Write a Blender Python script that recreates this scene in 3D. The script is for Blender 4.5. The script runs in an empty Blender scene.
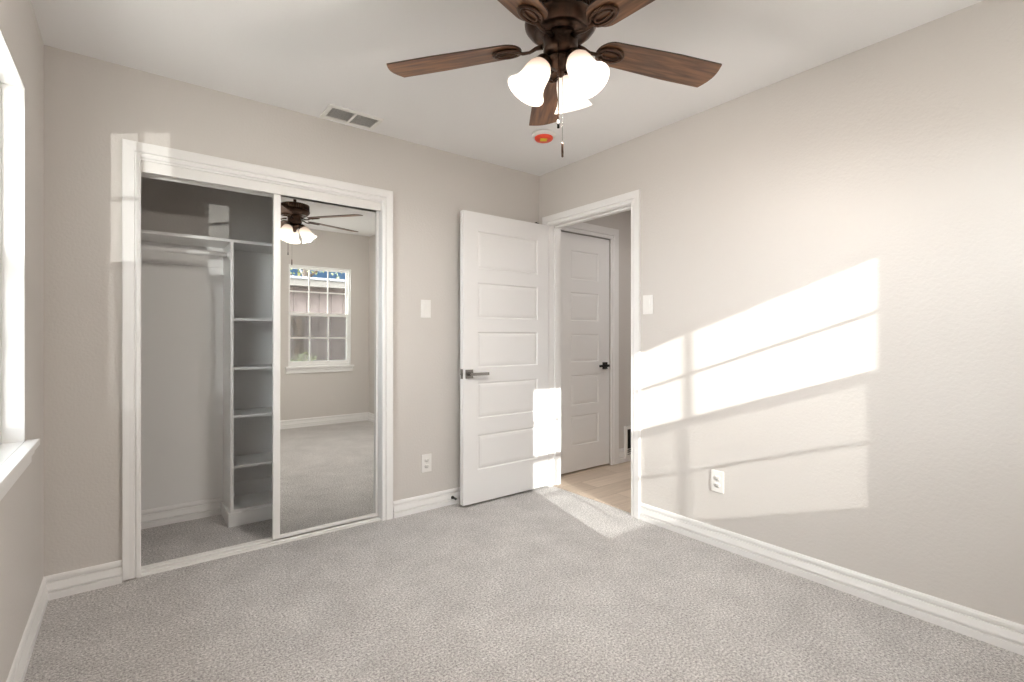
import bpy, bmesh, math, random
from mathutils import Vector, Matrix
random.seed(7)
C = bpy.context.scene.collection
SC = bpy.context.scene
PI = math.pi

# ------------------------------------------------------------------ camera
F_PX = 494.62; V0 = 338.17; YAW = 0.6588346
cam = bpy.data.cameras.new('camera'); cam_o = bpy.data.objects.new('camera', cam); C.objects.link(cam_o)
cam.sensor_fit = 'HORIZONTAL'; cam.sensor_width = 36.0; cam.lens = 36.0 * F_PX / 1024.0
cam.shift_y = -(341.0 - V0) / 1024.0
cam_o.location = (0.29625, -2.97583, 1.15145)
cam_o.rotation_euler = (PI / 2, 0, -YAW)
cam.clip_start = 0.02
SC.camera = cam_o

# ------------------------------------------------------------------ world, sun, exposure
SC.view_settings.view_transform = 'Standard'
SC.view_settings.look = 'None'
SC.view_settings.gamma = 1.0
SC.view_settings.use_curve_mapping = False
SC.view_settings.exposure = 0.0
SC.cycles.max_bounces = 14; SC.cycles.diffuse_bounces = 8; SC.cycles.glossy_bounces = 6
SC.cycles.transparent_max_bounces = 16; SC.cycles.sample_clamp_indirect = 6.0
SC.cycles.caustics_reflective = False; SC.cycles.caustics_refractive = False
SKY_BLUE = (0.07, 0.17, 0.42, 1); SKY_BLUE_LOW = (0.16, 0.30, 0.52, 1); SKY_CLOUD = (0.92, 0.96, 1.0, 1)
SKY_BLUE_STRENGTH = 1.0; SKY_CLOUD_STRENGTH = 24.5
SUN_STRENGTH = 16.0; SUN_DIR = (0.248, 1.0, -0.355)
BULB_WATTS = 27.0; HALL_WATTS = 6.5

w = bpy.data.worlds.new('sky'); SC.world = w; w.use_nodes = True
nt = w.node_tree; nt.nodes.clear()
def N(nt, t, **k):
    n = nt.nodes.new(t)
    for a, b in k.items(): setattr(n, a, b)
    return n
tc = N(nt, 'ShaderNodeTexCoord'); sep = N(nt, 'ShaderNodeSeparateXYZ')
nt.links.new(tc.outputs['Generated'], sep.inputs[0])
rz = N(nt, 'ShaderNodeMapRange'); rz.inputs[1].default_value = 0.0; rz.inputs[2].default_value = 0.5
nt.links.new(sep.outputs['Z'], rz.inputs[0])
blue = N(nt, 'ShaderNodeMixRGB'); blue.inputs[1].default_value = SKY_BLUE_LOW; blue.inputs[2].default_value = SKY_BLUE
nt.links.new(rz.outputs[0], blue.inputs[0])
dot = N(nt, 'ShaderNodeVectorMath', operation='DOT_PRODUCT')
nt.links.new(tc.outputs['Generated'], dot.inputs[0]); dot.inputs[1].default_value = Vector((-0.90, 0.18, 0.40)).normalized()
rd = N(nt, 'ShaderNodeMapRange', interpolation_type='SMOOTHSTEP'); rd.inputs[1].default_value = -0.35; rd.inputs[2].default_value = 0.55
nt.links.new(dot.outputs['Value'], rd.inputs[0])
b1 = N(nt, 'ShaderNodeBackground'); b1.inputs[1].default_value = SKY_BLUE_STRENGTH; nt.links.new(blue.outputs[0], b1.inputs[0])
b2 = N(nt, 'ShaderNodeBackground'); b2.inputs[1].default_value = SKY_CLOUD_STRENGTH; b2.inputs[0].default_value = SKY_CLOUD
mx = N(nt, 'ShaderNodeMixShader'); rh = N(nt, 'ShaderNodeMapRange', interpolation_type='SMOOTHSTEP'); rh.inputs[1].default_value = 0.24; rh.inputs[2].default_value = 0.50
nt.links.new(sep.outputs['Z'], rh.inputs[0])
mm = N(nt, 'ShaderNodeMath', operation='MAXIMUM'); nt.links.new(rd.outputs[0], mm.inputs[0]); nt.links.new(rh.outputs[0], mm.inputs[1])
nt.links.new(mm.outputs[0], mx.inputs[0]); nt.links.new(b1.outputs[0], mx.inputs[1]); nt.links.new(b2.outputs[0], mx.inputs[2])
wo = N(nt, 'ShaderNodeOutputWorld'); nt.links.new(mx.outputs[0], wo.inputs[0])

sun = bpy.data.lights.new('sun', 'SUN'); sun.energy = SUN_STRENGTH; sun.angle = 0.009; sun.color = (1.0, 0.975, 0.93)
sun_o = bpy.data.objects.new('sun', sun); C.objects.link(sun_o)
sun_o.location = (0, -8, 6); sun_o.rotation_euler = Vector(SUN_DIR).to_track_quat('-Z', 'Y').to_euler()

# low sunlight thrown back by a neighbour's window pane, reaching the side window
gl = bpy.data.lights.new('window_glint', 'SPOT'); gl.energy = 1700.0; gl.shadow_soft_size = 0.006; gl.spot_size = math.radians(17); gl.spot_blend = 0.1
gl.color = (1.0, 0.98, 0.93)
gl_o = bpy.data.objects.new('window_glint', gl); C.objects.link(gl_o)
GD = Vector((0.46, 1.0, 0.11)); GP = Vector((0.0, -0.75, 1.95)) - GD * 8.0
gl_o.location = GP; gl_o.rotation_euler = (Vector((0, -0.8, 1.6)) - GP).to_track_quat('-Z', 'Y').to_euler()

# ------------------------------------------------------------------ dimensions (metres)
W = 2.875          # room width; wall_back is y = 0, wall_left is x = 0
H = 2.44
YR = -3.28         # rear wall
TH = 0.115
CY = 0.765         # closet back wall
CX = 1.95          # closet right end
DY0, DY1, DZ = -0.914, -0.126, 2.022   # bedroom door opening in wall_right
HX, HY0, HY1 = 4.45, -2.3, 0.03        # hallway

# ------------------------------------------------------------------ materials
def mat(name, col, rough=0.6, metal=0.0, spec=0.5, bump=None, var=None, coat=0.0):
    m = bpy.data.materials.new(name); m.use_nodes = True
    t = m.node_tree; p = t.nodes['Principled BSDF']
    p.inputs['Base Color'].default_value = (*col, 1); p.inputs['Roughness'].default_value = rough
    p.inputs['Metallic'].default_value = metal; p.inputs['Specular IOR Level'].default_value = spec
    p.inputs['Coat Weight'].default_value = coat
    if bump or var: co = N(t, 'ShaderNodeTexCoord')
    if bump:
        sc, st, dist = bump
        n = N(t, 'ShaderNodeTexNoise'); n.inputs['Scale'].default_value = sc; n.inputs['Detail'].default_value = 3
        t.links.new(co.outputs['Object'], n.inputs['Vector'])
        b = N(t, 'ShaderNodeBump'); b.inputs['Strength'].default_value = st; b.inputs['Distance'].default_value = dist
        t.links.new(n.outputs['Fac'], b.inputs['Height']); t.links.new(b.outputs[0], p.inputs['Normal'])
    if var:
        sc, col2 = var
        n = N(t, 'ShaderNodeTexNoise'); n.inputs['Scale'].default_value = sc; n.inputs['Detail'].default_value = 4
        t.links.new(co.outputs['Object'], n.inputs['Vector'])
        r = N(t, 'ShaderNodeMapRange'); r.inputs[1].default_value = 0.38; r.inputs[2].default_value = 0.62
        t.links.new(n.outputs['Fac'], r.inputs[0])
        x = N(t, 'ShaderNodeMixRGB'); x.inputs[1].default_value = (*col, 1); x.inputs[2].default_value = (*col2, 1)
        t.links.new(r.outputs[0], x.inputs[0]); t.links.new(x.outputs[0], p.inputs['Base Color'])
    return m

M = {}
M['wall'] = mat('greige wall paint', (0.625, 0.597, 0.570), 0.42, spec=0.35, bump=(85, 0.45, 0.003))
M['ceiling'] = mat('white ceiling paint', (0.86, 0.86, 0.865), 0.8, bump=(70, 0.25, 0.002))
M['trim'] = mat('white semi gloss trim', (0.83, 0.825, 0.82), 0.30)
M['door'] = mat('white door paint', (0.82, 0.82, 0.82), 0.32, bump=(150, 0.05, 0.001))
M['melamine'] = mat('white painted shelving', (0.84, 0.84, 0.835), 0.35)
M['vinyl'] = mat('white vinyl', (0.82, 0.82, 0.81), 0.35)
M['plastic'] = mat('white plastic', (0.82, 0.81, 0.79), 0.3)
M['slot'] = mat('dark slot', (0.04, 0.04, 0.04), 0.6)
M['alu'] = mat('white lacquered aluminium', (0.80, 0.79, 0.775), 0.3)
M['nickel'] = mat('brushed nickel', (0.22, 0.21, 0.20), 0.25, 1.0)
M['black'] = mat('matte black metal', (0.015, 0.014, 0.013), 0.55, 0.2)
M['bronze'] = mat('oil rubbed bronze', (0.045, 0.028, 0.020), 0.33, 0.85, var=(30, (0.085, 0.046, 0.030)))
M['duct'] = mat('grey duct metal', (0.36, 0.36, 0.36), 0.6)
M['rubber'] = mat('black rubber', (0.02, 0.02, 0.02), 0.7)
M['red'] = mat('red plastic dust cover', (0.75, 0.06, 0.02), 0.4)
M['yellow'] = mat('yellow paper label', (0.75, 0.60, 0.03), 0.6)
M['bulb'] = None
M['siding'] = mat('pinkish tan wood siding', (0.095, 0.073, 0.067), 0.8, var=(3, (0.07, 0.053, 0.048)))
M['fascia'] = mat('tan fascia board', (0.085, 0.075, 0.066), 0.7)
M['shingle'] = mat('grey asphalt shingles', (0.16, 0.16, 0.17), 0.9, var=(14, (0.08, 0.08, 0.09)))
M['bark'] = mat('brown bark', (0.07, 0.048, 0.035), 0.9, bump=(20, 0.8, 0.03), var=(9, (0.035, 0.025, 0.02)))
M['leaf'] = mat('green leaves', (0.06, 0.09, 0.025), 0.7, var=(3, (0.14, 0.14, 0.05)))
M['grass'] = mat('pale gravel and concrete', (0.46, 0.43, 0.39), 0.95, var=(5, (0.38, 0.355, 0.32)), bump=(60, 0.8, 0.03))
M['brick'] = mat('pale painted brick', (0.70, 0.68, 0.64), 0.85, bump=(12, 0.4, 0.01))
M['white_siding'] = mat('white lap siding', (0.80, 0.80, 0.78), 0.6)

# carpet: cut pile, individual tufts
def carpet():
    m = bpy.data.materials.new('grey beige cut pile carpet'); m.use_nodes = True; t = m.node_tree; p = t.nodes['Principled BSDF']
    p.inputs['Roughness'].default_value = 0.95; p.inputs['Specular IOR Level'].default_value = 0.1
    p.inputs['Sheen Weight'].default_value = 0.25; p.inputs['Sheen Roughness'].default_value = 0.6
    co = N(t, 'ShaderNodeTexCoord')
    v = N(t, 'ShaderNodeTexVoronoi'); v.inputs['Scale'].default_value = 190; t.links.new(co.outputs['Object'], v.inputs['Vector'])
    n = N(t, 'ShaderNodeTexNoise'); n.inputs['Scale'].default_value = 115; n.inputs['Detail'].default_value = 5; n.inputs['Roughness'].default_value = 0.75
    t.links.new(co.outputs['Object'], n.inputs['Vector'])
    big = N(t, 'ShaderNodeTexNoise'); big.inputs['Scale'].default_value = 4.5; big.inputs['Detail'].default_value = 8; big.inputs['Roughness'].default_value = 0.7
    t.links.new(co.outputs['Object'], big.inputs['Vector'])
    cr = N(t, 'ShaderNodeValToRGB'); e = cr.color_ramp.elements
    e[0].position = 0.36; e[0].color = (0.24, 0.225, 0.22, 1); e[1].position = 0.62; e[1].color = (0.90, 0.87, 0.85, 1)
    t.links.new(n.outputs['Fac'], cr.inputs[0])
    br = N(t, 'ShaderNodeValToRGB'); e = br.color_ramp.elements
    e[0].position = 0.35; e[0].color = (0.80, 0.80, 0.80, 1); e[1].position = 0.65; e[1].color = (1.0, 1.0, 1.0, 1)
    t.links.new(big.outputs['Fac'], br.inputs[0])
    mu = N(t, 'ShaderNodeMixRGB', blend_type='MULTIPLY'); mu.inputs[0].default_value = 1.0
    t.links.new(cr.outputs[0], mu.inputs[1]); t.links.new(br.outputs[0], mu.inputs[2]); t.links.new(mu.outputs[0], p.inputs['Base Color'])
    ad = N(t, 'ShaderNodeMath', operation='ADD'); t.links.new(v.outputs['Distance'], ad.inputs[0]); t.links.new(n.outputs['Fac'], ad.inputs[1])
    b = N(t, 'ShaderNodeBump'); b.inputs['Strength'].default_value = 0.7; b.inputs['Distance'].default_value = 0.008
    t.links.new(ad.outputs[0], b.inputs['Height']); t.links.new(b.outputs[0], p.inputs['Normal'])
    return m
M['carpet'] = carpet()

def planks():
    m = bpy.data.materials.new('light oak vinyl planks'); m.use_nodes = True; t = m.node_tree; p = t.nodes['Principled BSDF']
    p.inputs['Roughness'].default_value = 0.4
    co = N(t, 'ShaderNodeTexCoord')
    br = N(t, 'ShaderNodeTexBrick'); br.offset = 0.37; br.inputs['Scale'].default_value = 1.0
    br.inputs['Brick Width'].default_value = 1.2; br.inputs['Row Height'].default_value = 0.18; br.inputs['Mortar Size'].default_value = 0.0015
    br.inputs['Color1'].default_value = (0.66, 0.55, 0.45, 1); br.inputs['Color2'].default_value = (0.54, 0.44, 0.35, 1); br.inputs['Mortar'].default_value = (0.25, 0.18, 0.12, 1)
    t.links.new(co.outputs['Object'], br.inputs['Vector'])
    mp = N(t, 'ShaderNodeMapping'); mp.inputs['Scale'].default_value = (2.5, 30, 1); t.links.new(co.outputs['Object'], mp.inputs[0])
    n = N(t, 'ShaderNodeTexNoise'); n.inputs['Scale'].default_value = 1.5; n.inputs['Detail'].default_value = 5; t.links.new(mp.outputs[0], n.inputs['Vector'])
    r = N(t, 'ShaderNodeMapRange'); r.inputs[3].default_value = 0.75; r.inputs[4].default_value = 1.2; t.links.new(n.outputs['Fac'], r.inputs[0])
    mu = N(t, 'ShaderNodeVectorMath', operation='SCALE'); t.links.new(br.outputs['Color'], mu.inputs[0]); t.links.new(r.outputs[0], mu.inputs['Scale'])
    t.links.new(mu.outputs[0], p.inputs['Base Color'])
    return m
M['planks'] = planks()

def walnut():
    m = bpy.data.materials.new('walnut fan blade wood'); m.use_nodes = True; t = m.node_tree; p = t.nodes['Principled BSDF']
    p.inputs['Roughness'].default_value = 0.42
    co = N(t, 'ShaderNodeTexCoord'); mp = N(t, 'ShaderNodeMapping'); mp.inputs['Scale'].default_value = (3.0, 34.0, 8.0)
    t.links.new(co.outputs['Object'], mp.inputs[0])
    n = N(t, 'ShaderNodeTexNoise'); n.inputs['Scale'].default_value = 1.8; n.inputs['Detail'].default_value = 6; n.inputs['Distortion'].default_value = 0.6
    t.links.new(mp.outputs[0], n.inputs['Vector'])
    cr = N(t, 'ShaderNodeValToRGB'); e = cr.color_ramp.elements
    e[0].position = 0.33; e[0].color = (0.060, 0.025, 0.012, 1); e[1].position = 0.70; e[1].color = (0.25, 0.118, 0.055, 1)
    t.links.new(n.outputs['Fac'], cr.inputs[0]); t.links.new(cr.outputs[0], p.inputs['Base Color'])
    return m
M['walnut'] = walnut()
M['blade_edge'] = mat('dark blade edge', (0.05, 0.028, 0.018), 0.5)

def mirror():
    m = bpy.data.materials.new('silvered mirror'); m.use_nodes = True; p = m.node_tree.nodes['Principled BSDF']
    p.inputs['Base Color'].default_value = (0.86, 0.87, 0.855, 1); p.inputs['Metallic'].default_value = 1; p.inputs['Roughness'].default_value = 0.0
    return m
M['mirror'] = mirror()

def glass(alpha_col, ior=1.45):
    m = bpy.data.materials.new('window glass'); m.use_nodes = True; t = m.node_tree; t.nodes.clear()
    tr = N(t, 'ShaderNodeBsdfTransparent'); tr.inputs[0].default_value = alpha_col
    g = N(t, 'ShaderNodeBsdfGlossy'); g.inputs['Roughness'].default_value = 0.02
    lw = N(t, 'ShaderNodeLayerWeight'); pw = N(t, 'ShaderNodeMath', operation='POWER'); pw.inputs[1].default_value = 5.0; t.links.new(lw.outputs['Facing'], pw.inputs[0])
    fr = N(t, 'ShaderNodeMapRange'); fr.inputs[3].default_value = 0.03; fr.inputs[4].default_value = 0.6; t.links.new(pw.outputs[0], fr.inputs[0])
    mx = N(t, 'ShaderNodeMixShader'); t.links.new(fr.outputs[0], mx.inputs[0]); t.links.new(tr.outputs[0], mx.inputs[1]); t.links.new(g.outputs[0], mx.inputs[2])
    o = N(t, 'ShaderNodeOutputMaterial'); t.links.new(mx.outputs[0], o.inputs[0]); return m
M['glass'] = glass((0.97, 0.98, 0.97, 1), 1.25)

def screen():
    m = bpy.data.materials.new('insect screen mesh'); m.use_nodes = True; t = m.node_tree; t.nodes.clear()
    tr = N(t, 'ShaderNodeBsdfTransparent'); d = N(t, 'ShaderNodeBsdfDiffuse'); d.inputs[0].default_value = (0.10, 0.10, 0.10, 1)
    mx = N(t, 'ShaderNodeMixShader'); mx.inputs[0].default_value = 0.45
    t.links.new(tr.outputs[0], mx.inputs[1]); t.links.new(d.outputs[0], mx.inputs[2])
    o = N(t, 'ShaderNodeOutputMaterial'); t.links.new(mx.outputs[0], o.inputs[0]); return m
M['screen'] = screen()

def shade():
    m = bpy.data.materials.new('frosted white glass lit from inside'); m.use_nodes = True; t = m.node_tree; t.nodes.clear()
    d = N(t, 'ShaderNodeBsdfDiffuse'); d.inputs[0].default_value = (0.16, 0.15, 0.14, 1)
    co = N(t, 'ShaderNodeTexCoord'); sp = N(t, 'ShaderNodeSeparateXYZ'); t.links.new(co.outputs['Object'], sp.inputs[0])
    mr = N(t, 'ShaderNodeMapRange'); mr.inputs[1].default_value = -0.305; mr.inputs[2].default_value = -0.375; t.links.new(sp.outputs['Z'], mr.inputs[0])
    cr = N(t, 'ShaderNodeValToRGB'); el = cr.color_ramp.elements
    el[0].position = 0.0; el[0].color = (0.62, 0.42, 0.30, 1); el[1].position = 1.0; el[1].color = (1.0, 0.90, 0.78, 1)
    t.links.new(mr.outputs[0], cr.inputs[0])
    st = N(t, 'ShaderNodeMapRange'); st.inputs[3].default_value = 0.9; st.inputs[4].default_value = 1.8; t.links.new(mr.outputs[0], st.inputs[0])
    e = N(t, 'ShaderNodeEmission'); t.links.new(cr.outputs[0], e.inputs[0]); t.links.new(st.outputs[0], e.inputs[1])
    a = N(t, 'ShaderNodeAddShader'); t.links.new(d.outputs[0], a.inputs[0]); t.links.new(e.outputs[0], a.inputs[1])
    o = N(t, 'ShaderNodeOutputMaterial'); t.links.new(a.outputs[0], o.inputs[0]); return m
M['shade'] = shade()
def emit(name, col, s):
    m = bpy.data.materials.new(name); m.use_nodes = True; t = m.node_tree; t.nodes.clear()
    e = N(t, 'ShaderNodeEmission'); e.inputs[0].default_value = (*col, 1); e.inputs[1].default_value = s
    o = N(t, 'ShaderNodeOutputMaterial'); t.links.new(e.outputs[0], o.inputs[0]); return m
M['bulb'] = emit('glowing bulb', (1.0, 0.86, 0.70), 9.0)
M['dome'] = emit('lit frosted dome', (1.0, 0.93, 0.84), 3.0)  # glow of the added hall light

# ------------------------------------------------------------------ mesh helpers
def box(bm, x0, x1, y0, y1, z0, z1, mi=0):
    v = [bm.verts.new((x, y, z)) for x in (x0, x1) for y in (y0, y1) for z in (z0, z1)]
    for f in ((0, 1, 3, 2), (4, 6, 7, 5), (0, 4, 5, 1), (2, 3, 7, 6), (0, 2, 6, 4), (1, 5, 7, 3)):
        bm.faces.new([v[i] for i in f]).material_index = mi
    return v
def lathe(bm, prof, seg=40, origin=(0, 0, 0), axis=None, smooth=True, mi=0):
    R = Matrix.Identity(3) if axis is None else Vector((0, 0, 1)).rotation_difference(Vector(axis)).to_matrix()
    o = Vector(origin); rings = []
    for r, z in prof:
        if r < 1e-6: rings.append([bm.verts.new(o + R @ Vector((0, 0, z)))])
        else: rings.append([bm.verts.new(o + R @ Vector((r * math.cos(2 * PI * k / seg), r * math.sin(2 * PI * k / seg), z))) for k in range(seg)])
    for a, b in zip(rings, rings[1:]):
        for k in range(seg):
            j = (k + 1) % seg
            if len(a) == 1 and len(b) == 1: continue
            if len(a) == 1: f = bm.faces.new((a[0], b[j], b[k]))
            elif len(b) == 1: f = bm.faces.new((a[k], a[j], b[0]))
            else: f = bm.faces.new((a[k], a[j], b[j], b[k]))
            f.smooth = smooth; f.material_index = mi
def tube(bm, pts, r, seg=12, closed=False, flat=1.0, caps=True):
    pts = [Vector(p) for p in pts]; n = len(pts); rings = []
    rr = r if isinstance(r, (list, tuple)) else [r] * n
    up = None
    for i, p in enumerate(pts):
        if closed: d = (pts[(i + 1) % n] - pts[i - 1]).normalized()
        else: d = (pts[min(i + 1, n - 1)] - pts[max(i - 1, 0)]).normalized()
        ref = Vector((0, 0, 1)) if abs(d.z) < 0.9 else Vector((1, 0, 0))
        a = d.cross(ref).normalized(); b = d.cross(a).normalized()
        rings.append([bm.verts.new(p + a * math.cos(2 * PI * k / seg) * rr[i] + b * math.sin(2 * PI * k / seg) * rr[i] * flat) for k in range(seg)])
    pairs = list(zip(rings, rings[1:])) + ([(rings[-1], rings[0])] if closed else [])
    for a, b in pairs:
        for k in range(seg):
            j = (k + 1) % seg; bm.faces.new((a[k], a[j], b[j], b[k])).smooth = True
    if not closed and caps:
        bm.faces.new(rings[0]); bm.faces.new(rings[-1][::-1])
def sweep(bm, prof, path, outs, nrm):
    """prof: (w outwards from the inner edge, d out of the wall); path: inner-edge points; outs: outward offset per point"""
    n = Vector(nrm); rings = []
    for p, o in zip(path, outs):
        rings.append([bm.verts.new(Vector(p) + Vector(o) * a + n * d) for a, d in prof])
    L = len(prof)
    for a, b in zip(rings, rings[1:]):
        for k in range(L):
            j = (k + 1) % L; bm.faces.new((a[k], a[j], b[j], b[k]))
    bm.faces.new(rings[0]); bm.faces.new(rings[-1][::-1])
def obj(name, bm, m, parent=None, bevel=None, autosmooth=False, loc=None, rot=None):
    bmesh.ops.recalc_face_normals(bm, faces=bm.faces)
    me = bpy.data.meshes.new(name); bm.to_mesh(me); bm.free()
    for x in (m if isinstance(m, (list, tuple)) else [m]): me.materials.append(M[x])
    o = bpy.data.objects.new(name, me); C.objects.link(o)
    if parent: o.parent = parent
    if loc is not None: o.location = loc
    if rot is not None: o.rotation_euler = rot
    if bevel:
        b = o.modifiers.new('bevel', 'BEVEL'); b.width = bevel; b.segments = 2; b.limit_method = 'ANGLE'; b.harden_normals = False
    return o
def tag(o, label=None, cat=None, group=None, kind=None):
    if label: o['label'] = label
    if cat: o['category'] = cat
    if group: o['group'] = group
    if kind: o['kind'] = kind
    return o
def empty(name, loc=(0, 0, 0), rot=(0, 0, 0)):
    o = bpy.data.objects.new(name, None); o.empty_display_size = 0.1; C.objects.link(o); o.location = loc; o.rotation_euler = rot
    return o
def struct(name, bm, m, label, **k):
    o = obj(name, bm, m, **k); return tag(o, label, None, None, 'structure')
def NB(): return bmesh.new()
def wallboxes(name, label, m, boxes):
    bm = NB()
    for b in boxes: box(bm, *b)
    return struct(name, bm, m, label)

# ------------------------------------------------------------------ windows' openings (z differs a little)
LW = dict(u0=-1.300, u1=-0.492, z0=0.775, z1=2.055, rail=1.448, m1=1.733, m2=1.157)      # in wall_left, u = y
RW = dict(u0=1.868, u1=2.632, z0=0.740, z1=1.985, rail=1.385, m1=1.668, m2=1.094)        # in wall_rear, u = x
WT = 0.15

# ------------------------------------------------------------------ shell
CO0, CO1, CZ = 0.342, 1.558, 2.010       # closet opening
wallboxes('floor', 'light grey beige cut pile carpet of the bedroom and closet', 'carpet',
          [(-WT, W + 0.05, YR - WT, CY + 0.1, -0.12, 0.0)])
wallboxes('floor_hall', 'light oak plank floor of the hallway beyond the doorway', 'planks',
          [(W + 0.05, HX + 0.1, HY0 - 0.1, HY1 + 0.1, -0.12, -0.002)])
wallboxes('ceiling', 'smooth white ceiling of the bedroom', 'ceiling', [(-WT, HX + 0.1, YR - WT, CY + 0.1, H, H + 0.15)])
wallboxes('wall_back', 'greige wall around the mirrored closet opening', 'wall',
          [(0, CO0 - 0.018, 0, TH, 0, H), (CO1 + 0.018, W + TH, 0, TH, 0, H), (CO0 - 0.018, CO1 + 0.018, 0, TH, CZ + 0.018, H)])
wallboxes('wall_right', 'greige wall with the doorway and the sunlit patch', 'wall',
          [(W, W + TH, YR, DY0 - 0.018, 0, H), (W, W + TH, DY1 + 0.018, 0, 0, H), (W, W + TH, DY0 - 0.018, DY1 + 0.018, DZ + 0.018, H)])
g = RW
wallboxes('wall_rear', 'greige wall behind the camera with the window seen in the mirror', 'wall',
          [(-WT, g['u0'], YR - WT, YR, 0, H), (g['u1'], W + TH, YR - WT, YR, 0, H), (g['u0'], g['u1'], YR - WT, YR, 0, g['z0']), (g['u0'], g['u1'], YR - WT, YR, g['z1'], H)])
g = LW
wallboxes('wall_left', 'greige wall with the bright window beside the closet', 'wall',
          [(-WT, 0, YR, g['u0'], 0, H), (-WT, 0, g['u1'], CY + 0.1, 0, H), (-WT, 0, g['u0'], g['u1'], 0, g['z0']), (-WT, 0, g['u0'], g['u1'], g['z1'], H)])
wallboxes('wall_closet', 'greige walls inside the closet', 'wall', [(0, CX, CY, CY + 0.1, 0, H), (CX, CX + 0.1, TH, CY + 0.1, 0, H)])
wallboxes('wall_hall', 'grey beige walls of the hallway', 'wall',
          [(W + TH, 3.10, HY1, HY1 + 0.1, 0, H), (3.10, 3.76, HY1, HY1 + 0.1, 2.055, H), (3.76, HX + 0.1, HY1, HY1 + 0.1, 0, H),
           (3.10, 3.76, HY1 + 0.085, HY1 + 0.1, 0, 2.055),
           (HX, HX + 0.1, HY0, HY1, 0, H), (W + TH, HX + 0.1, HY0 - 0.1, HY0, 0, H)])
# white painted boarding under the closet shelf
bm = NB(); box(bm, 0.0, CX, CY - 0.006, CY, 0, 1.74); struct('trim_1', bm, 'melamine', 'white painted boarding on the closet wall under the shelf')

# ------------------------------------------------------------------ baseboards
BBP = [(0, 0), (.016, 0), (.016, .030), (.006, .033), (.006, .036), (.015, .040), (.015, .046), (.012, .056), (.0085, .070), (.0085, .074), (.002, .076), (.002, .080), (.009, .083), (.0085, .093), (.005, .102), (0, .105)]
def baseboard(name, label, a, b, nrm, h=1.0):
    """runs from a to b on the floor along a wall whose inward normal is nrm"""
    bm = NB(); n = Vector(nrm); rings = []
    for p in (a, b): rings.append([bm.verts.new(Vector(p) + n * d + Vector((0, 0, z * h))) for d, z in BBP])
    for k in range(len(BBP)):
        j = (k + 1) % len(BBP); bm.faces.new((rings[0][k], rings[0][j], rings[1][j], rings[1][k]))
    bm.faces.new(rings[0]); bm.faces.new(rings[1][::-1])
    return struct(name, bm, 'trim', label)
baseboard('baseboard_back_left', 'white baseboard left of the closet', (0, 0, 0), (0.270, 0, 0), (0, -1, 0))
baseboard('baseboard_back_right', 'white baseboard between the closet and the open door', (1.635, 0, 0), (W, 0, 0), (0, -1, 0))
baseboard('baseboard_right', 'long white baseboard under the sunlit wall', (W, DY0 - 0.072, 0), (W, YR, 0), (-1, 0, 0))
baseboard('baseboard_left', 'white baseboard under the bright window', (0, 0, 0), (0, YR, 0), (1, 0, 0))
baseboard('baseboard_rear', 'white baseboard seen in the mirror', (0, YR, 0), (W, YR, 0), (0, 1, 0))
baseboard('baseboard_closet_left', 'white baseboard inside the closet left of the shelving', (0, CY - .006, 0), (0.785, CY - .006, 0), (0, -1, 0), 1.05)
baseboard('baseboard_closet_end', 'white baseboard inside the closet right of the shelving', (1.26, CY - .006, 0), (CX, CY - .006, 0), (0, -1, 0), 1.05)
baseboard('baseboard_hall', 'white baseboard in the hallway right of the hall door', (3.86, HY1, 0), (HX, HY1, 0), (0, -1, 0), 1.25)

# ------------------------------------------------------------------ casings
CSP = [(0, 0), (0, .008), (.004, .012), (.018, .013), (.021, .006), (.024, .006), (.027, .015), (.046, .016), (.062, .018), (.070, .018), (.072, .014), (.072, 0)]
# closet casing + jamb
bm = NB()
sweep(bm, CSP, [(CO0, 0, 0.012), (CO0, 0, CZ + .008), (CO1, 0, CZ + .008), (CO1, 0, 0)], [(-1, 0, 0), (-1, 0, 1), (1, 0, 1), (1, 0, 0)], (0, -1, 0))
struct('trim_2', bm, 'trim', 'white moulded casing around the closet opening')
bm = NB()
box(bm, CO0 - .018, CO0, 0, TH, 0, CZ + .018); box(bm, CO1, CO1 + .018, 0, TH, 0, CZ + .018); box(bm, CO0, CO1, 0, TH, CZ, CZ + .018)
struct('trim_3', bm, 'trim', 'white jamb lining of the closet opening')
# bedroom doorway casing + jamb
bm = NB()
zi = DZ + .004
sweep(bm, CSP, [(W, DY0, 0), (W, DY0, zi), (W, DY1, zi), (W, DY1, 0)], [(0, -1, 0), (0, -1, 1), (0, 1, 1), (0, 1, 0)], (-1, 0, 0))
struct('trim_4', bm, 'trim', 'white moulded casing around the bedroom doorway')
bm = NB()
box(bm, W, W + TH, DY0 - .018, DY0, 0, DZ + .018); box(bm, W, W + TH, DY1, DY1 + .018, 0, DZ + .018); box(bm, W, W + TH, DY0, DY1, DZ, DZ + .018)
box(bm, W + .045, W + .08, DY0, DY0 + .011, 0, DZ); box(bm, W + .045, W + .08, DY1 - .011, DY1, 0, DZ); box(bm, W + .045, W + .08, DY0, DY1, DZ - .011, DZ)
struct('trim_5', bm, 'trim', 'white jamb lining of the bedroom doorway')
# hall door casing
bm = NB()
CW = [(a * 1.35, d) for a, d in CSP]
sweep(bm, CW, [(3.105, HY1, 0), (3.105, HY1, 2.05), (3.755, HY1, 2.05), (3.755, HY1, 0)], [(-1, 0, 0), (-1, 0, 1), (1, 0, 1), (1, 0, 0)], (0, -1, 0))
struct('trim_6', bm, 'trim', 'white moulded casing around the closed hall door')
bm = NB(); box(bm, W + 0.035, W + 0.062, DY0, DY1, -0.001, 0.006)
struct('trim_7', bm, 'planks', 'thin wooden transition strip between carpet and planks')

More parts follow.
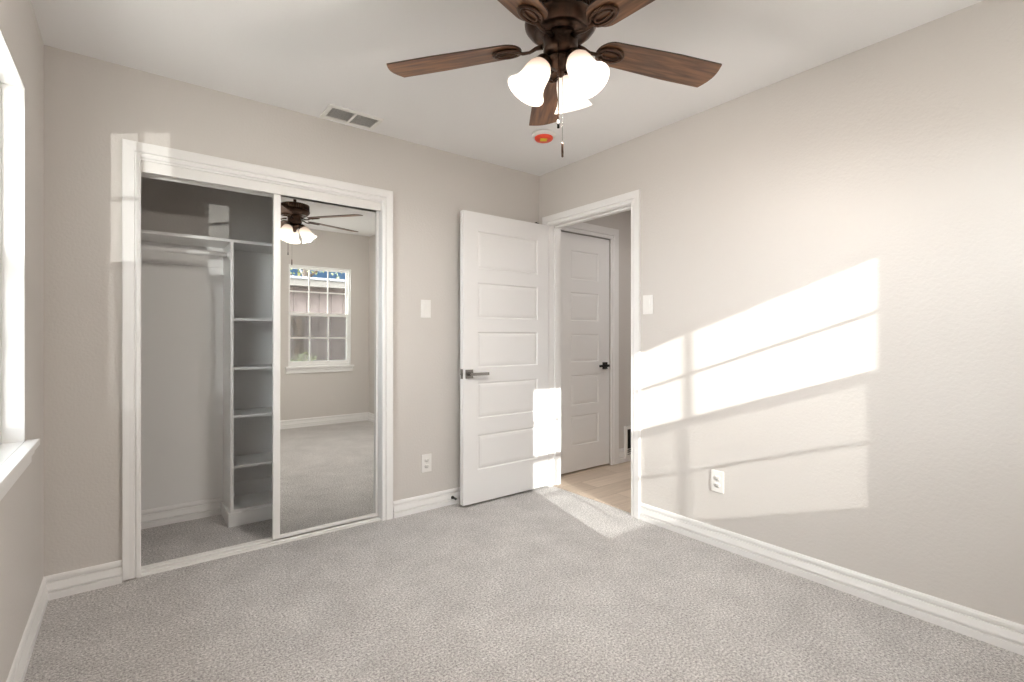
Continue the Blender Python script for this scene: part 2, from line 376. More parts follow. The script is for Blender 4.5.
# ------------------------------------------------------------------ panel doors
def panel_side(bm, x0, x1, z0, z1, px0, px1, panels, y, s):
    """one face of a door leaf at y, looking along -s*y; panels as (zlo, zhi)"""
    def V(x, z, d): return bm.verts.new((x, y + s * d, z))
    def quad(a, b, c, d): bm.faces.new((V(*a), V(*b), V(*c), V(*d)))
    def R(xa, xb, za, zb): quad((xa, za, 0), (xb, za, 0), (xb, zb, 0), (xa, zb, 0))
    R(x0, px0, z0, z1); R(px1, x1, z0, z1)
    zs = [z0] + [v for p in sorted(panels) for v in p] + [z1]
    for i in range(0, len(zs), 2): R(px0, px1, zs[i], zs[i + 1])
    for a, b in panels:
        rings = [(0, 0), (.006, .0075), (.012, .0075), (.018, .004), (.034, .0015), (.036, .0015)]
        for (i0, d0), (i1, d1) in zip(rings, rings[1:]):
            A = [(px0 + i0, a + i0), (px1 - i0, a + i0), (px1 - i0, b - i0), (px0 + i0, b - i0)]
            B = [(px0 + i1, a + i1), (px1 - i1, a + i1), (px1 - i1, b - i1), (px0 + i1, b - i1)]
            for k in range(4):
                j = (k + 1) % 4; quad((*A[k], d0), (*A[j], d0), (*B[j], d1), (*B[k], d1))
        i = .036; quad((px0 + i, a + i, .0015), (px1 - i, a + i, .0015), (px1 - i, b - i, .0015), (px0 + i, b - i, .0015))
def leaf(x0, x1, z0, z1, px0, px1, panels, y0, y1):
    bm = NB()
    panel_side(bm, x0, x1, z0, z1, px0, px1, panels, y0, 1); panel_side(bm, x0, x1, z0, z1, px0, px1, panels, y1, -1)
    def V(x, y, z): return bm.verts.new((x, y, z))
    for q in (((x0, y0, z0), (x0, y1, z0), (x0, y1, z1), (x0, y0, z1)), ((x1, y0, z0), (x1, y1, z0), (x1, y1, z1), (x1, y0, z1)),
              ((x0, y0, z0), (x1, y0, z0), (x1, y1, z0), (x0, y1, z0)), ((x0, y0, z1), (x1, y0, z1), (x1, y1, z1), (x0, y1, z1))):
        bm.faces.new([V(*v) for v in q])
    bmesh.ops.remove_doubles(bm, verts=bm.verts, dist=1e-5)
    return bm
def lever(parent, x, z, y, s, d, m, label, rose=.030, L=.115):
    """square rose with a straight lever pointing along d (+1/-1 x); s is the outward y direction"""
    r = NB(); box(r, x - rose, x + rose, min(y, y + s * .009), max(y, y + s * .009), z - rose, z + rose)
    ro = tag(obj('door_handle', r, m, parent, bevel=.0015), label)
    h = NB(); ya, yb = sorted((y + s * .009, y + s * .048)); lathe(h, [(0, 0), (.011, 0), (.011, .04), (0, .04)], 20, (x, y + s * .008, z), (0, s, 0))
    xa, xb = sorted((x - d * .011, x + d * L)); ya, yb = sorted((y + s * .040, y + s * .052))
    box(h, xa, xb, ya, yb, z - .010, z + .010)
    obj('lever', h, m, ro, bevel=.002)
    return ro
LX0, LX1, LY0, LY1 = 2.083, 2.853, -0.131, -0.091
d1 = empty('door_1', (0, 0, 0)); tag(d1, 'white five panel bedroom door standing open against the back wall', None, None, 'structure')
pan1 = [(1.633, 1.892), (1.291, 1.536), (0.948, 1.195), (0.596, 0.844), (0.241, 0.483)]
obj('door_leaf', leaf(LX0, LX1, .017, 2.019, 2.200, 2.745, pan1, LY0, LY1), 'door', d1)
lever(d1, 2.128, .907, LY0, -1, 1, 'nickel', 'dark nickel lever handle on a square rose', L=.135)
lever(d1, 2.128, .907, LY1, 1, 1, 'nickel', 'dark nickel lever handle on a square rose', L=.060, rose=.026)
bm = NB(); box(bm, LX0 - .0015, LX0 + .001, LY0 + .006, LY1 - .006, .875, .940); lathe(bm, [(0, 0), (.009, 0), (.009, .008), (0, .008)], 12, (LX0, -.1135, .907), (-1, 0, 0)); obj('latch_plate', bm, 'nickel', d1)
for z in (.26, 1.05, 1.80):
    bm = NB(); lathe(bm, [(0, -.05), (.006, -.05), (.006, .05), (.004, .053), (0, .055)], 14, (LX1 + .006, LY1 + .006, z))
    box(bm, LX1 - .001, LX1 + .006, LY1 - .02, LY1, z - .044, z + .044); obj('hinge', bm, 'nickel', d1)
bm = NB(); tube(bm, [(2.79, -.085, 2.012), (2.80, -.08, 2.035), (2.80, -.05, 2.045)], .004); lathe(bm, [(0, 0), (.008, 0), (.009, .012), (0, .014)], 14, (2.80, -.055, 2.045), (0, 1, 0))
tag(obj('hinge_pin_stop', bm, 'nickel', d1), 'small metal stop at the top of the door')

d2 = empty('door_2', (0, 0, 0)); tag(d2, 'closed white five panel door in the hallway', None, None, 'structure')
pan2 = [(1.655, 1.901), (1.301, 1.545), (0.945, 1.189), (0.578, 0.836), (0.230, 0.488)]
obj('door_leaf', leaf(3.108, 3.7525, .014, 2.045, 3.265, 3.610, pan2, HY1 + .012, HY1 + .047), 'door', d2)
lever(d2, 3.690, .905, HY1 + .012, -1, -1, 'black', 'black lever handle on a square rose')
for z in (.26, 1.68):
    bm = NB(); lathe(bm, [(0, -.05), (.007, -.05), (.007, .05), (0, .055)], 14, (3.128, HY1 + .006, z)); obj('hinge', bm, 'black', d2)

# ------------------------------------------------------------------ sliding mirror door, fascia and floor track
MZ = 1.0
d3 = empty('door_3', (1.24, 0.050, MZ), (0.0090, 0, 0.0080)); tag(d3, 'framed mirror sliding door across the right half of the closet', None, None, 'structure')
def L(x): return x - 1.24
bm = NB(); box(bm, L(.972), L(1.544), .000, .006, .030 - MZ, 1.985 - MZ); obj('mirror', bm, 'mirror', d3)
bm = NB()
for a, b in ((.937, .974), (1.541, 1.556)): box(bm, L(a), L(b), -.007, .020, .014 - MZ, 1.99 - MZ)
box(bm, L(.974), L(1.541), -.007, .020, .014 - MZ, .034 - MZ); box(bm, L(.974), L(1.541), -.007, .020, 1.97 - MZ, 1.99 - MZ)
tag(obj('mirror_frame', bm, 'alu', d3, bevel=.002), 'white metal frame')
bm = NB()
box(bm, CO0, CO1, .012, .022, 1.958, CZ); box(bm, CO0, CO1, .022, .110, CZ - .012, CZ)
box(bm, CO0, CO1, .078, .082, 1.972, CZ - .012); box(bm, CO0, CO1, .106, .110, 1.958, CZ - .012)
struct('trim_8', bm, 'alu', 'white head track and valance of the sliding mirror door')
bm = NB()
box(bm, CO0, CO1, .004, .112, .000, .004)
for y in (.030, .084, .088, .107): box(bm, CO0, CO1, y, y + .005, .004, .012)
box(bm, CO0, CO1, .010, .030, .004, .007)
struct('trim_9', bm, 'alu', 'white floor track of the sliding mirror door')

# ------------------------------------------------------------------ closet fittings
SY = 0.460
bm = NB(); box(bm, 0, CX, SY, CY - .006, 1.738, 1.756)
tag(obj('closet_shelf', bm, 'melamine', bevel=.001), 'long white shelf spanning the closet above the hanging rod', 'shelf')
bm = NB(); box(bm, 0, .784, CY - .024, CY - .0062, 1.610, 1.738); box(bm, 0, .018, SY + .01, CY - .024, 1.610, 1.738)
tag(obj('shelf_cleat', bm, 'melamine', bevel=.001), 'white support cleat under the long closet shelf', 'cleat')
rod = empty('closet_rod', (0.4, .475, 1.660)); tag(rod, 'white round hanging rod under the closet shelf', 'clothes rod')
bm = NB(); lathe(bm, [(0, -.378), (.0155, -.378), (.0155, .379), (0, .379)], 24, (0, 0, 0), (1, 0, 0)); obj('rod', bm, 'melamine', rod)
for x, s in ((.385, -1), (-.400 + .018, 1)):
    bm = NB(); lathe(bm, [(0, 0), (.028, 0), (.028, .006), (.020, .010), (.020, .018), (0, .018)], 24, (x, 0, 0), (s, 0, 0)); obj('rod_socket', bm, 'melamine', rod)
un = empty('shelf_tower', (1.0, .6, 0)); tag(un, 'tall white open shelf tower inside the closet', 'shelving unit')
def ub(name, b, m='melamine', bev=.001):
    bm = NB(); box(bm, b[0] - 1.0, b[1] - 1.0, b[2] - .6, b[3] - .6, b[4], b[5]); return obj(name, bm, m, un, bevel=bev)
ub('side_panel', (.785, .802, SY, CY - .006, .084, 1.738)); ub('side_panel', (1.235, 1.252, SY, CY - .006, .084, 1.738))
for z in (1.275, .972, .676, .366): ub('shelf', (.802, 1.235, SY + .002, CY - .006, z - .016, z))
ub('bottom_deck', (.802, 1.235, SY, CY - .006, .084, .100))
ub('back_rail', (.802, 1.235, CY - .020, CY - .006, .100, .19))
ub('plinth', (.772, 1.262, SY - .012, CY - .006, 0, .084), bev=.003)

# ------------------------------------------------------------------ windows
def make_window(name, label, g, P, depth, sill_label):
    """P(u, z, d): d metres into the wall from the room's face"""
    root = empty(name, P((g['u0'] + g['u1']) / 2, g['z0'], 0)); tag(root, label, None, None, 'structure')
    inv = root.location.copy()
    def pb(bm, u0, u1, z0, z1, d0, d1):
        a = Vector(P(u0, z0, d0)) - inv; b = Vector(P(u1, z1, d1)) - inv
        box(bm, min(a.x, b.x), max(a.x, b.x), min(a.y, b.y), max(a.y, b.y), min(a.z, b.z), max(a.z, b.z))
    u0, u1, z0, z1 = g['u0'], g['u1'], g['z0'], g['z1']; D = depth
    bm = NB(); f = .022
    pb(bm, u0, u0 + f, z0, z1, D - .035, D + .05); pb(bm, u1 - f, u1, z0, z1, D - .035, D + .05)
    pb(bm, u0 + f, u1 - f, z1 - f, z1, D - .035, D + .05); pb(bm, u0 + f, u1 - f, z0, z0 + f + .012, D - .035, D + .05)
    obj('window_frame', bm, 'vinyl', root, bevel=.0015)
    a0, a1 = u0 + f, u1 - f
    def sash(nm, zb, zt, d, mz, rb, rt):
        bm = NB(); s = .014
        pb(bm, a0, a0 + s, zb, zt, d, d + .028); pb(bm, a1 - s, a1, zb, zt, d, d + .028)
        pb(bm, a0 + s, a1 - s, zb, zb + rb, d, d + .028); pb(bm, a0 + s, a1 - s, zt - rt, zt, d, d + .028)
        so = obj(nm, bm, 'vinyl', root, bevel=.0015)
        bm = NB(); b0, b1 = a0 + s, a1 - s; t = (b1 - b0) / 3
        for k in (1, 2): pb(bm, b0 + k * t - .007, b0 + k * t + .007, zb + rb, zt - rt, d + .007, d + .021)
        for lo, hi in ((b0, b0 + t - .009), (b0 + t + .009, b0 + 2 * t - .009), (b0 + 2 * t + .009, b1)):
            pb(bm, lo, hi, mz - .008, mz + .008, d + .007, d + .021)
        obj('muntin_grille', bm, 'vinyl', so)
        bm = NB(); pb(bm, b0, b1, zb + rb, zt - rt, d + .013, d + .015); obj('pane', bm, 'glass', so)
    sash('upper_sash', g['rail'] - .018, z1 - f, D + .018, g['m1'], .036, .018)
    sash('lower_sash', z0 + f + .012, g['rail'] + .018, D - .014, g['m2'], .030, .036)
    bm = NB(); pb(bm, a0, a1, z0 + f + .012, g['rail'], D + .047, D + .0475); tag(obj('insect_screen', bm, 'screen', root), 'dark insect screen over the lower sash')
    bm = NB(); e = .0005
    pb(bm, u0 + e, u0 + .006, z0 + .005, z1 - .006, .001, D - .036); pb(bm, u1 - .006, u1 - e, z0 + .005, z1 - .006, .001, D - .036); pb(bm, u0 + e, u1 - e, z1 - .006, z1 - e, .001, D - .036)
    obj('reveal_lining', bm, 'trim', root)
    bm = NB()
    pb(bm, u0 - .035, u1 + .035, z0 - .018, z0 + .005, -.036, 0); pb(bm, u0 + .0005, u1 - .0005, z0 + .0005, z0 + .005, 0, D - .036)
    obj('window_sill', bm, 'trim', root, bevel=.005)
    bm = NB(); pb(bm, u0 - .028, u1 + .028, z0 - .078, z0 - .018, -.014, 0); pb(bm, u0 - .028, u1 + .028, z0 - .046, z0 - .030, -.022, -.014)
    obj('apron', bm, 'trim', root, bevel=.003)
    return root
make_window('window_1', 'six over six white sash window behind the camera, seen in the mirror', RW, lambda u, z, d: (u, YR - d, z), .065, '')
make_window('window_2', 'bright white sash window in the left wall', LW, lambda u, z, d: (-d, u, z), .095, '')

# ------------------------------------------------------------------ wall plates
def plate(kind, loc, rotz, label, cat, grp):
    """faces -y before rotation"""
    r = empty(kind, loc, (0, 0, rotz)); tag(r, label, cat, grp)
    bm = NB(); box(bm, -.037, .037, -.006, 0, -.060, .060); obj('cover_plate', bm, 'plastic', r, bevel=.003)
    if kind == 'light_switch':
        bm = NB(); box(bm, -.017, .017, -.0085, -.006, -.034, .034); fr = obj('rocker_frame', bm, 'plastic', r, bevel=.0008)
        bm = NB(); v = box(bm, -.0145, .0145, -.0125, -.0085, -.031, .031)
        for q in v:
            if q.co.z < 0 and q.co.y < -.01: q.co.y += .0032
        obj('rocker', bm, 'plastic', r, bevel=.0008)
    else:
        for z in (.0195, -.0195):
            bm = NB(); lathe(bm, [(0, 0), (.0165, 0), (.0165, .003), (0, .003)], 28, (0, -.006, z), (0, -1, 0))
            for q in bm.verts: q.co.z = max(z - .0125, min(z + .0125, q.co.z))
            rc = obj('receptacle', bm, 'plastic', r)
            bm = NB()
            box(bm, -.0075, -.0055, -.0095, -.0091, z - .002, z + .007); box(bm, .0055, .0075, -.0095, -.0091, z - .002, z + .006)
            lathe(bm, [(0, 0), (.0025, 0), (.0025, .0005), (0, .0005)], 12, (0, -.0091, z - .007), (0, -1, 0))
            tag(obj('slots', bm, 'slot', rc), 'dark plug slots')
    bm = NB()
    pass
    bm.free()
    for z in ((.046, -.046) if kind == 'light_switch' else (0,)):
        bm = NB(); lathe(bm, [(0, 0), (.003, 0), (.002, .0012), (0, .0012)], 12, (0, -.006, z), (0, -1, 0)); obj('screw', bm, 'plastic', r)
    return r
plate('light_switch', (1.868, 0, 1.348), 0, 'white rocker light switch on the wall between closet and open door', 'light switch', 'rocker light switches')
plate('light_switch', (W, -1.043, 1.362), -PI / 2, 'white rocker light switch right of the doorway casing', 'light switch', 'rocker light switches')
plate('power_outlet', (1.873, 0, .314), 0, 'white duplex outlet low on the wall left of the open door', 'outlet', 'duplex wall outlets')
plate('power_outlet', (W, -1.508, .359), -PI / 2, 'white duplex outlet low on the sunlit right wall', 'outlet', 'duplex wall outlets')

# ------------------------------------------------------------------ spring door stop
ds = empty('door_stop', (2.066, -.016, .050)); tag(ds, 'small black spring door stop on the baseboard behind the door', 'door stop')
bm = NB(); lathe(bm, [(0, 0), (.011, 0), (.011, .004), (.006, .006), (.006, .010)], 16, (0, 0, 0), (0, -1, 0)); obj('mount', bm, 'black', ds)
bm = NB(); tube(bm, [(.0062 * math.cos(t * .55), -.006 - .0005 * t * .75, .0062 * math.sin(t * .55)) for t in range(85)], .0014, 6); obj('spring', bm, 'black', ds)
bm = NB(); lathe(bm, [(0, 0), (.008, 0), (.0085, .010), (.006, .013), (0, .013)], 16, (0, -.038, 0), (0, -1, 0)); obj('tip', bm, 'rubber', ds)

# ------------------------------------------------------------------ ceiling register
vt = empty('ceiling_vent', (1.325, -.124, H)); tag(vt, 'white metal air register on the ceiling above the closet', 'air vent')
bm = NB()
hx, hy = .158, .094
for b in ((-hx, hx, -hy, -hy + .026), (-hx, hx, hy - .026, hy), (-hx, -hx + .026, -hy + .026, hy - .026), (hx - .026, hx, -hy + .026, hy - .026), (-.007, .007, -hy + .026, hy - .026)):
    box(bm, b[0], b[1], b[2], b[3], -.009, 0)
obj('vent_frame', bm, 'plastic', vt, bevel=.003)
for s in (-1, 1):
    bm = NB(); xa, xb = (-hx + .026, -.007) if s < 0 else (.007, hx - .026)
    for k in range(9):
        y = -hy + .032 + k * .0148
        v = box(bm, xa, xb, y - .0010, y + .0010, -.008, -.001)
        for q in v: q.co.y += (q.co.z + .0045) * 1.25
    obj('louvre_bank', bm, 'plastic', vt)
bm = NB(); box(bm, -hx + .026, hx - .026, -hy + .026, hy - .026, -.0008, -.0003); tag(obj('duct_opening', bm, 'duct', vt), 'grey duct opening behind the louvres')

# ------------------------------------------------------------------ smoke detector
sd = empty('smoke_detector', (2.368, -.628, H)); tag(sd, 'white round smoke detector with a red dust cover on the ceiling', 'smoke detector')
bm = NB(); lathe(bm, [(0, 0), (.074, 0), (.076, -.004), (.076, -.014), (.071, -.019), (.060, -.022), (0, -.022)], 44); obj('base', bm, 'plastic', sd)
bm = NB(); lathe(bm, [(.058, -.020), (.058, -.030), (.052, -.037), (.034, -.040), (0, -.041)], 44); rc = tag(obj('dust_cover', bm, 'red', sd), 'red plastic cover')
bm = NB(); box(bm, -.024, .018, -.032, .006, -.0425, -.0400); tag(obj('cover_label', bm, 'yellow', rc, rot=(0, 0, -.6)), 'yellow label')

# ------------------------------------------------------------------ hallway return grille and added, unseen ceiling light
rg = empty('return_grille', (4.075, HY1, .175)); tag(rg, 'white framed return air grille low on the hallway wall', 'air vent')
bm = NB()
for b in ((-.135, .135, .125, .155), (-.135, .135, -.145, -.115), (-.135, -.105, -.115, .125), (.105, .135, -.115, .125)): box(bm, b[0], b[1], -.022, 0, b[2], b[3])
obj('grille_frame', bm, 'plastic', rg, bevel=.003)
bm = NB()
for k in range(13):
    z = -.106 + k * .0185; v = box(bm, -.105, .105, -.016, -.004, z - .0012, z + .0012)
    for q in v: q.co.z += (q.co.y + .010) * .8
tag(obj('grille_slats', bm, 'black', rg), 'dark slats')
bm = NB(); box(bm, -.105, .105, -.003, -.001, -.115, .125); obj('grille_back', bm, 'slot', rg)

hl = empty('hall_fill_light', (3.75, -.95, H)); tag(hl, 'unseen flush round light added to brighten the hallway', 'ceiling light')
bm = NB(); lathe(bm, [(0, 0), (.15, 0), (.15, -.02), (.14, -.025)], 40); obj('light_base', bm, 'nickel', hl)
bm = NB(); lathe(bm, [(.14, -.02), (.13, -.05), (.09, -.075), (0, -.085)], 40); obj('light_dome', bm, 'dome', hl)
pl_ = bpy.data.lights.new('hall_fill_lamp', 'AREA'); pl_.shape = 'DISK'; pl_.size = .26; pl_.energy = HALL_WATTS; pl_.color = (1.0, .95, .92)  # lamp added out of view to brighten the hallway
po = bpy.data.objects.new('hall_fill_lamp', pl_); C.objects.link(po); po.location = (3.75, -.95, H - .095)

# ------------------------------------------------------------------ ceiling fan
FX, FY = 1.511, -1.690
fan = empty('ceiling_fan', (FX, FY, H)); tag(fan, 'bronze five blade ceiling fan with walnut blades and three lit shades', 'ceiling fan')
bm = NB(); lathe(bm, [(0, 0), (.062, 0), (.064, -.008), (.060, -.022), (.040, -.040), (.022, -.048), (0, -.048)], 40); obj('canopy', bm, 'bronze', fan)
bm = NB(); lathe(bm, [(0, -.03), (.013, -.03), (.013, -.10), (0, -.10)], 24); obj('downrod', bm, 'bronze', fan)
bm = NB(); lathe(bm, [(0, -.088), (.028, -.090), (.034, -.100), (.060, -.104), (.118, -.108), (.138, -.114), (.142, -.122), (.134, -.126), (.134, -.160), (.142, -.164), (.146, -.172), (.144, -.182),
                      (.132, -.196), (.118, -.206), (.108, -.210), (.104, -.204), (.092, -.202), (.078, -.206), (.070, -.214), (.050, -.218), (0, -.218)], 56)
for q in bm.verts: q.co.x *= .88; q.co.y *= .88
for k in range(48):
    a = 2 * PI * k / 48; c, s = math.cos(a), math.sin(a)
    v = box(bm, .116, .124, -.0022, .0025, -.162, -.124)
    for q in v: x, y = q.co.x, q.co.y; q.co.x = x * c - y * s; q.co.y = x * s + y * c
obj('motor_housing', bm, 'bronze', fan)
bm = NB(); lathe(bm, [(0, -.216), (.060, -.216), (.063, -.222), (.061, -.232), (.060, -.262), (.062, -.268), (.056, -.280), (.040, -.292), (0, -.292)], 44)
for k in range(2):
    lathe(bm, [(0, 0), (.003, 0), (.002, .002), (0, .002)], 10, (.0605 * math.cos(3.9 + k * .25), .0605 * math.sin(3.9 + k * .25), -.245), (math.cos(3.9), math.sin(3.9), 0))
obj('switch_housing', bm, 'bronze', fan)
bm = NB(); lathe(bm, [(0, -.288), (.034, -.288), (.048, -.296), (.050, -.308), (.038, -.322), (.018, -.330), (.014, -.340), (.016, -.348), (.008, -.358), (0, -.362)], 36); obj('light_kit_hub', bm, 'bronze', fan)

BZ = 2.205 - H
def blade_mesh():
    bm = NB(); R0, R1 = .150, .674; up = []
    # root: rounded; tip: slanted shallow arc
    n = 14
    for k in range(n + 1):
        a = PI / 2 + PI * k / n; up.append((R0 + .052 + .056 * math.cos(a), .058 * math.sin(a)))
    body = []
    for k in range(1, 8):
        t = k / 8; body.append((R0 + .052 + t * (R1 - .04 - R0 - .052), -.058 - .012 * min(1, t * 1.6)))
    tip = []
    c0, c1 = (R1 - .018, -.070), (R1 - .018, .070)
    for k in range(13):
        t = k / 12; x = c0[0] + .018 * math.sin(PI * t) ; y = c0[1] + (c1[1] - c0[1]) * t
        tip.append((x, y))
    back = [(R1 - .02 - t * (R1 - .02 - R0 - .052), .070 - .012 * max(0, (t - .4) / .6)) for t in [k / 8 for k in range(1, 8)]]
    pts = up + body + tip + back
    T = .0055
    vs = [[bm.verts.new((x, y, z)) for x, y in pts] for z in (0, -T)]
    f = bm.faces.new(vs[0]); f.material_index = 0
    f = bm.faces.new(vs[1][::-1]); f.material_index = 0
    for k in range(len(pts)):
        j = (k + 1) % len(pts); bm.faces.new((vs[0][k], vs[0][j], vs[1][j], vs[1][k])).material_index = 1
    return bm
PITCH = math.radians(-9)
def arm_mesh():
    bm = NB(); z = -.012
    # oval medallion: outer ring, inner ring, centre rib
    for a, b, r in ((.050, .031, .0065), (.034, .015, .0045)):
        tube(bm, [(.200 + a * math.cos(2 * PI * k / 28), b * math.sin(2 * PI * k / 28), z) for k in range(28)], r, 8, closed=True, flat=.7)
    # neck from medallion to the motor
    tube(bm, [(.160, 0, z), (.140, 0, z - .006), (.115, 0, z - .006), (.090, 0, z + .004), (.066, 0, z + .006)], [.009, .0075, .007, .009, .012], 10, flat=.75)
    for x, y in ((.172, .018), (.172, -.018), (.237, 0)): lathe(bm, [(0, 0), (.005, 0), (.004, -.003), (0, -.004)], 12, (x, y, z - .003))
    return bm
b_me = a_me = None
BLADE_A = [54.1, 126.1, 198.1, 270.1, 342.1]
for k, a in enumerate(BLADE_A):
    R = (Matrix.Rotation(math.radians(a), 4, 'Z') @ Matrix.Rotation(PITCH, 4, 'X')).to_euler()
    if k == 0:
        b0 = obj('blade', blade_mesh(), ['walnut', 'blade_edge'], fan, loc=(0, 0, BZ), rot=R)
        a0 = obj('blade_arm', arm_mesh(), 'bronze', fan, loc=(0, 0, BZ), rot=R)
    else:
        for src in (b0, a0):
            c = src.copy(); C.objects.link(c); c.parent = fan; c.location = (0, 0, BZ); c.rotation_euler = R
for a in (152, 25, 277):
    r = math.radians(a); u = Vector((math.cos(r), math.sin(r), 0)); tilt = math.radians(31)
    ax = (u * math.sin(tilt) + Vector((0, 0, -1)) * math.cos(tilt)).normalized()
    neck = u * .061 + Vector((0, 0, 2.129 - H))
    bm = NB(); tube(bm, [u * .030 + Vector((0, 0, -.302)), u * .046 + Vector((0, 0, -.290)), neck - ax * .012], [.010, .010, .012], 12)
    lathe(bm, [(0, -.020), (.018, -.020), (.026, -.010), (.031, .004), (.031, .014), (.028, .016)], 28, neck, ax)
    obj('lamp_arm', bm, 'bronze', fan)
    bm = NB()
    prof = [(x * .93, z * .96) for x, z in [(.027, .004), (.036, .012), (.046, .028), (.0505, .048), (.052, .068), (.0545, .088), (.061, .108), (.071, .124), (.078, .134)]]
    lathe(bm, prof + [(x - .003, z) for x, z in prof[::-1]], 40, neck, ax)
    sh = tag(obj('lamp_shade', bm, 'shade', fan), 'lit frosted white bell glass shade')
    bm = NB(); lathe(bm, [(0, .010), (.012, .012), (.013, .030), (.022, .048), (.027, .066), (.023, .084), (.012, .094), (0, .097)], 24, neck, ax); obj('bulb', bm, 'bulb', sh)
    bl = bpy.data.lights.new('fan_bulb', 'POINT'); bl.energy = BULB_WATTS; bl.shadow_soft_size = .03; bl.color = (1.0, .92, .84)
    bo = bpy.data.objects.new('fan_bulb', bl); C.objects.link(bo); bo.location = Vector((FX, FY, H)) + neck + ax * .115
cv = Vector((-.612, -.79, 0)); lv = Vector((-.79, .612, 0))
def chain(p, z0, z1, r, fob, m, fm):
    bm = NB()
    n = max(2, int((z0 - z1) / .006))
    tube(bm, [(p.x, p.y, z0 - H), (p.x, p.y, z1 - H)], r * .75, 6)
    for k in range(n): lathe(bm, [(0, -r), (r * .8, -r * .5), (r * .8, r * .5), (0, r)], 6, (p.x, p.y, z0 - H - k * .006))
    o = obj('pull_chain', bm, m, fan)
    bm = NB(); lathe(bm, [(0, 0), (.003, -.002), (.0038, -.010), (.0046, -.030), (.004, -fob), (0, -fob - .003)], 14, (p.x, p.y, z1 - H)); obj('chain_fob', bm, fm, o)
chain(cv * .058 + lv * .014, 2.180, 1.905, .0028, .004, 'bronze', 'black')
chain(cv * .030 - lv * .003, 2.115, 1.838, .0011, .052, 'nickel', 'bronze')

# ------------------------------------------------------------------ outdoors
bm = NB(); box(bm, -40, 40, -45, YR - WT, -.40, -.30); box(bm, -40, -WT, YR - WT, 40, -.40, -.30)
struct('ground', bm, 'grass', 'pale concrete yard outside the windows')
bm = NB(); box(bm, -.75, 5.0, YR - WT - .52, YR - WT, 2.135, 2.20); box(bm, -.75, 5.0, YR - WT - .54, YR - WT - .52, 2.115, 2.26); box(bm, -.75, -WT, YR - WT, CY + .1, 2.235, 2.30)
struct('eaves', bm, 'fascia', 'pale soffit and fascia of the house above the windows')

def leaf_cloud(bm, c, rad, n, size):
    for _ in range(n):
        while True:
            p = Vector((random.uniform(-1, 1), random.uniform(-1, 1), random.uniform(-1, 1)))
            if p.length < 1: break
        p = Vector((c[0] + p.x * rad[0], c[1] + p.y * rad[1], c[2] + p.z * rad[2]))
        a = Vector((random.gauss(0, 1), random.gauss(0, 1), random.gauss(0, 1))).normalized()
        b = a.cross(Vector((random.gauss(0, 1), random.gauss(0, 1), random.gauss(0, 1)))).normalized(); s = size * random.uniform(.6, 1.3)
        v = [bm.verts.new(p + a * s * x + b * s * y) for x, y in ((-1, 0), (0, -.45), (1, 0), (0, .45))]
        bm.faces.new(v)
def tree(name, loc, h, tr, crown, label, n, size, a0=0.0, fan_=2.4):
    r = empty(name, loc); tag(r, label, 'tree', 'trees outside')
    bm = NB(); tube(bm, [(0, 0, 0), (.05, .03, h * .3), (-.03, 0, h * .6), (.04, .05, h * .8)], [tr * 1.3, tr, tr * .85, tr * .5], 14)
    for k in range(9):
        a = a0 + (fan_ * k if fan_ > 2 else (fan_ * ((k % 3) - 1))); z = h * (.45 + .05 * k); l = h * .28
        tube(bm, [(0, 0, z), (l * .5 * math.cos(a), l * .5 * math.sin(a), z + l * .35), (l * math.cos(a), l * math.sin(a), z + l * .55)], [tr * .35, tr * .2, tr * .06], 7)
    obj('trunk', bm, 'bark', r)
    bm = NB()
    for c, rd_ in crown: leaf_cloud(bm, c, rd_, n, size)
    obj('foliage', bm, 'leaf', r)
# shed / neighbouring house straight behind, its wall facing the window
nb = empty('neighbour_house', (4.6, -9.6, -.18)); tag(nb, 'neighbouring house with pinkish tan board siding seen through the mirrored window', 'house')
bm = NB(); box(bm, -5.2, 3.6, -3.5, 0, -.12, 2.42)
x = -5.2
while x < 3.6:
    box(bm, x, x + .045, 0, .02, -.12, 2.42); x += .30
obj('board_wall', bm, 'siding', nb)
bm = NB(); box(bm, -5.5, 3.9, .0, .42, 2.42, 2.45); obj('soffit', bm, 'fascia', nb)
bm = NB(); box(bm, -5.5, 3.9, .42, .46, 2.40, 2.62); obj('fascia_board', bm, 'fascia', nb)
bm = NB()
v = [bm.verts.new(p) for p in ((-5.5, .5, 2.62), (3.9, .5, 2.62), (3.9, -3.9, 3.05), (-5.5, -3.9, 3.05), (-5.5, .5, 2.56), (3.9, .5, 2.56), (3.9, -3.9, 2.97), (-5.5, -3.9, 2.97))]
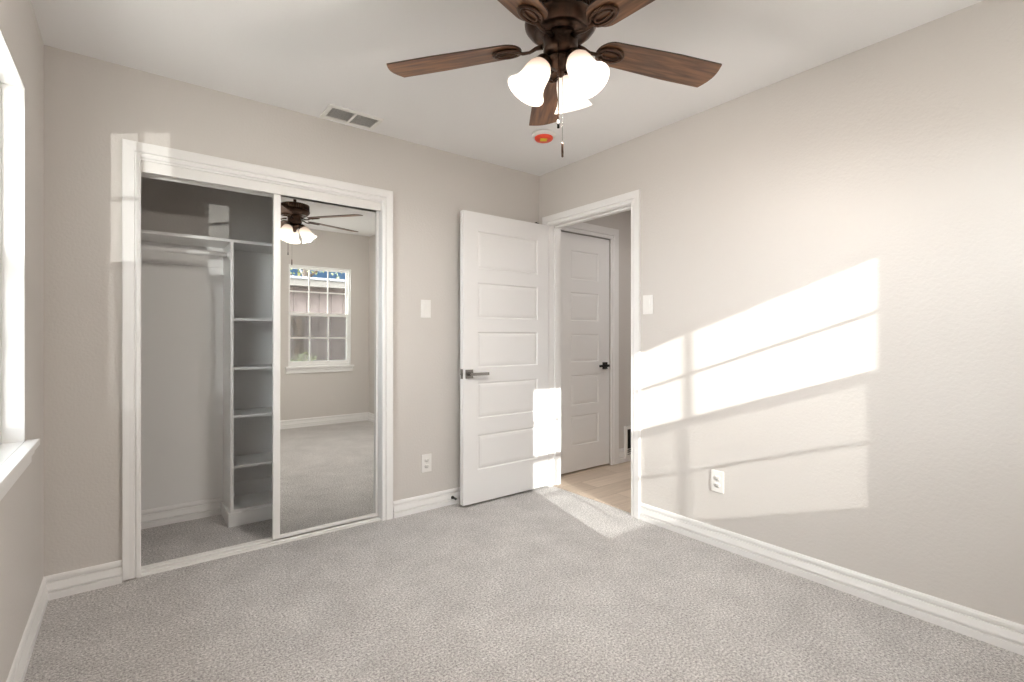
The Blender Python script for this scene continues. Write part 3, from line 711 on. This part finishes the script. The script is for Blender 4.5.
for f in ((0, 1, 2, 3), (4, 7, 6, 5), (0, 4, 5, 1), (1, 5, 6, 2), (2, 6, 7, 3), (3, 7, 4, 0)): bm.faces.new([v[i] for i in f])
obj('roof', bm, 'shingle', nb)
bm = NB(); tube(bm, [(0, 0, 0), (.01, .01, .3), (-.01, 0, .9), (.01, .01, 1.5), (.02, 0, 1.80)], [.14, .10, .092, .088, .080], 16)
tube(bm, [(-.02, 0, 1.35), (-.10, .02, 1.62), (-.13, .02, 1.74)], [.045, .035, .028], 10)
tag(obj('tree_stump', bm, 'bark', loc=(2.87, -6.5, -.30)), 'tall cut tree stump in front of the tan siding, seen in the mirror', 'tree stump')
tree('leafy_tree', (5.6, -15.5, -.30), 5.5, .16, [((0, 0, 4.3), (2.6, 1.4, 1.3)), ((-2.4, .3, 3.8), (1.8, 1.2, 1.0))], 'leafy tree rising over the tan neighbouring house', 450, .10)
bm = NB(); leaf_cloud(bm, (0, 0, .55), (.45, .40, .55), 900, .04); sb = obj('shrub', bm, 'leaf', loc=(2.80, -5.9, -.30)); tag(sb, 'low yellow green shrub at the foot of the tree stump', 'shrub')
# unseen tree added to keep the low sun off the side window
tree('sun_blocker_tree', (-1.75, -5.9, -.30), 4.2, .12, [((.15, .2, 3.35), (.75, 1.25, .95))], 'unseen dense evergreen added off the left rear corner to block the low sun', 5000, .075)
# white sided house added so the side window faces bright sunlit siding
nw = empty('bright_backdrop_house', (-6.5, 4.2, -.30)); tag(nw, 'white sided house added in full sun as a bright backdrop for the left window', 'house')
bm = NB(); box(bm, -4, 4.6, 0, 5, 0, 3.2)
for k in range(16): box(bm, -4, 4.6, -.012, 0, k * .2, k * .2 + .18)
obj('wall', bm, 'white_siding', nw)
bm = NB(); v = [bm.verts.new(p) for p in ((-4.4, -.5, 3.2), (5.0, -.5, 3.2), (5.0, 2.5, 4.6), (-4.4, 2.5, 4.6), (-4.4, 5.5, 3.2), (5.0, 5.5, 3.2))]
for f in ((0, 1, 2, 3), (3, 2, 5, 4), (0, 3, 4), (1, 5, 2), (0, 4, 5, 1)): bm.faces.new([v[i] for i in f])
obj('roof', bm, 'shingle', nw)
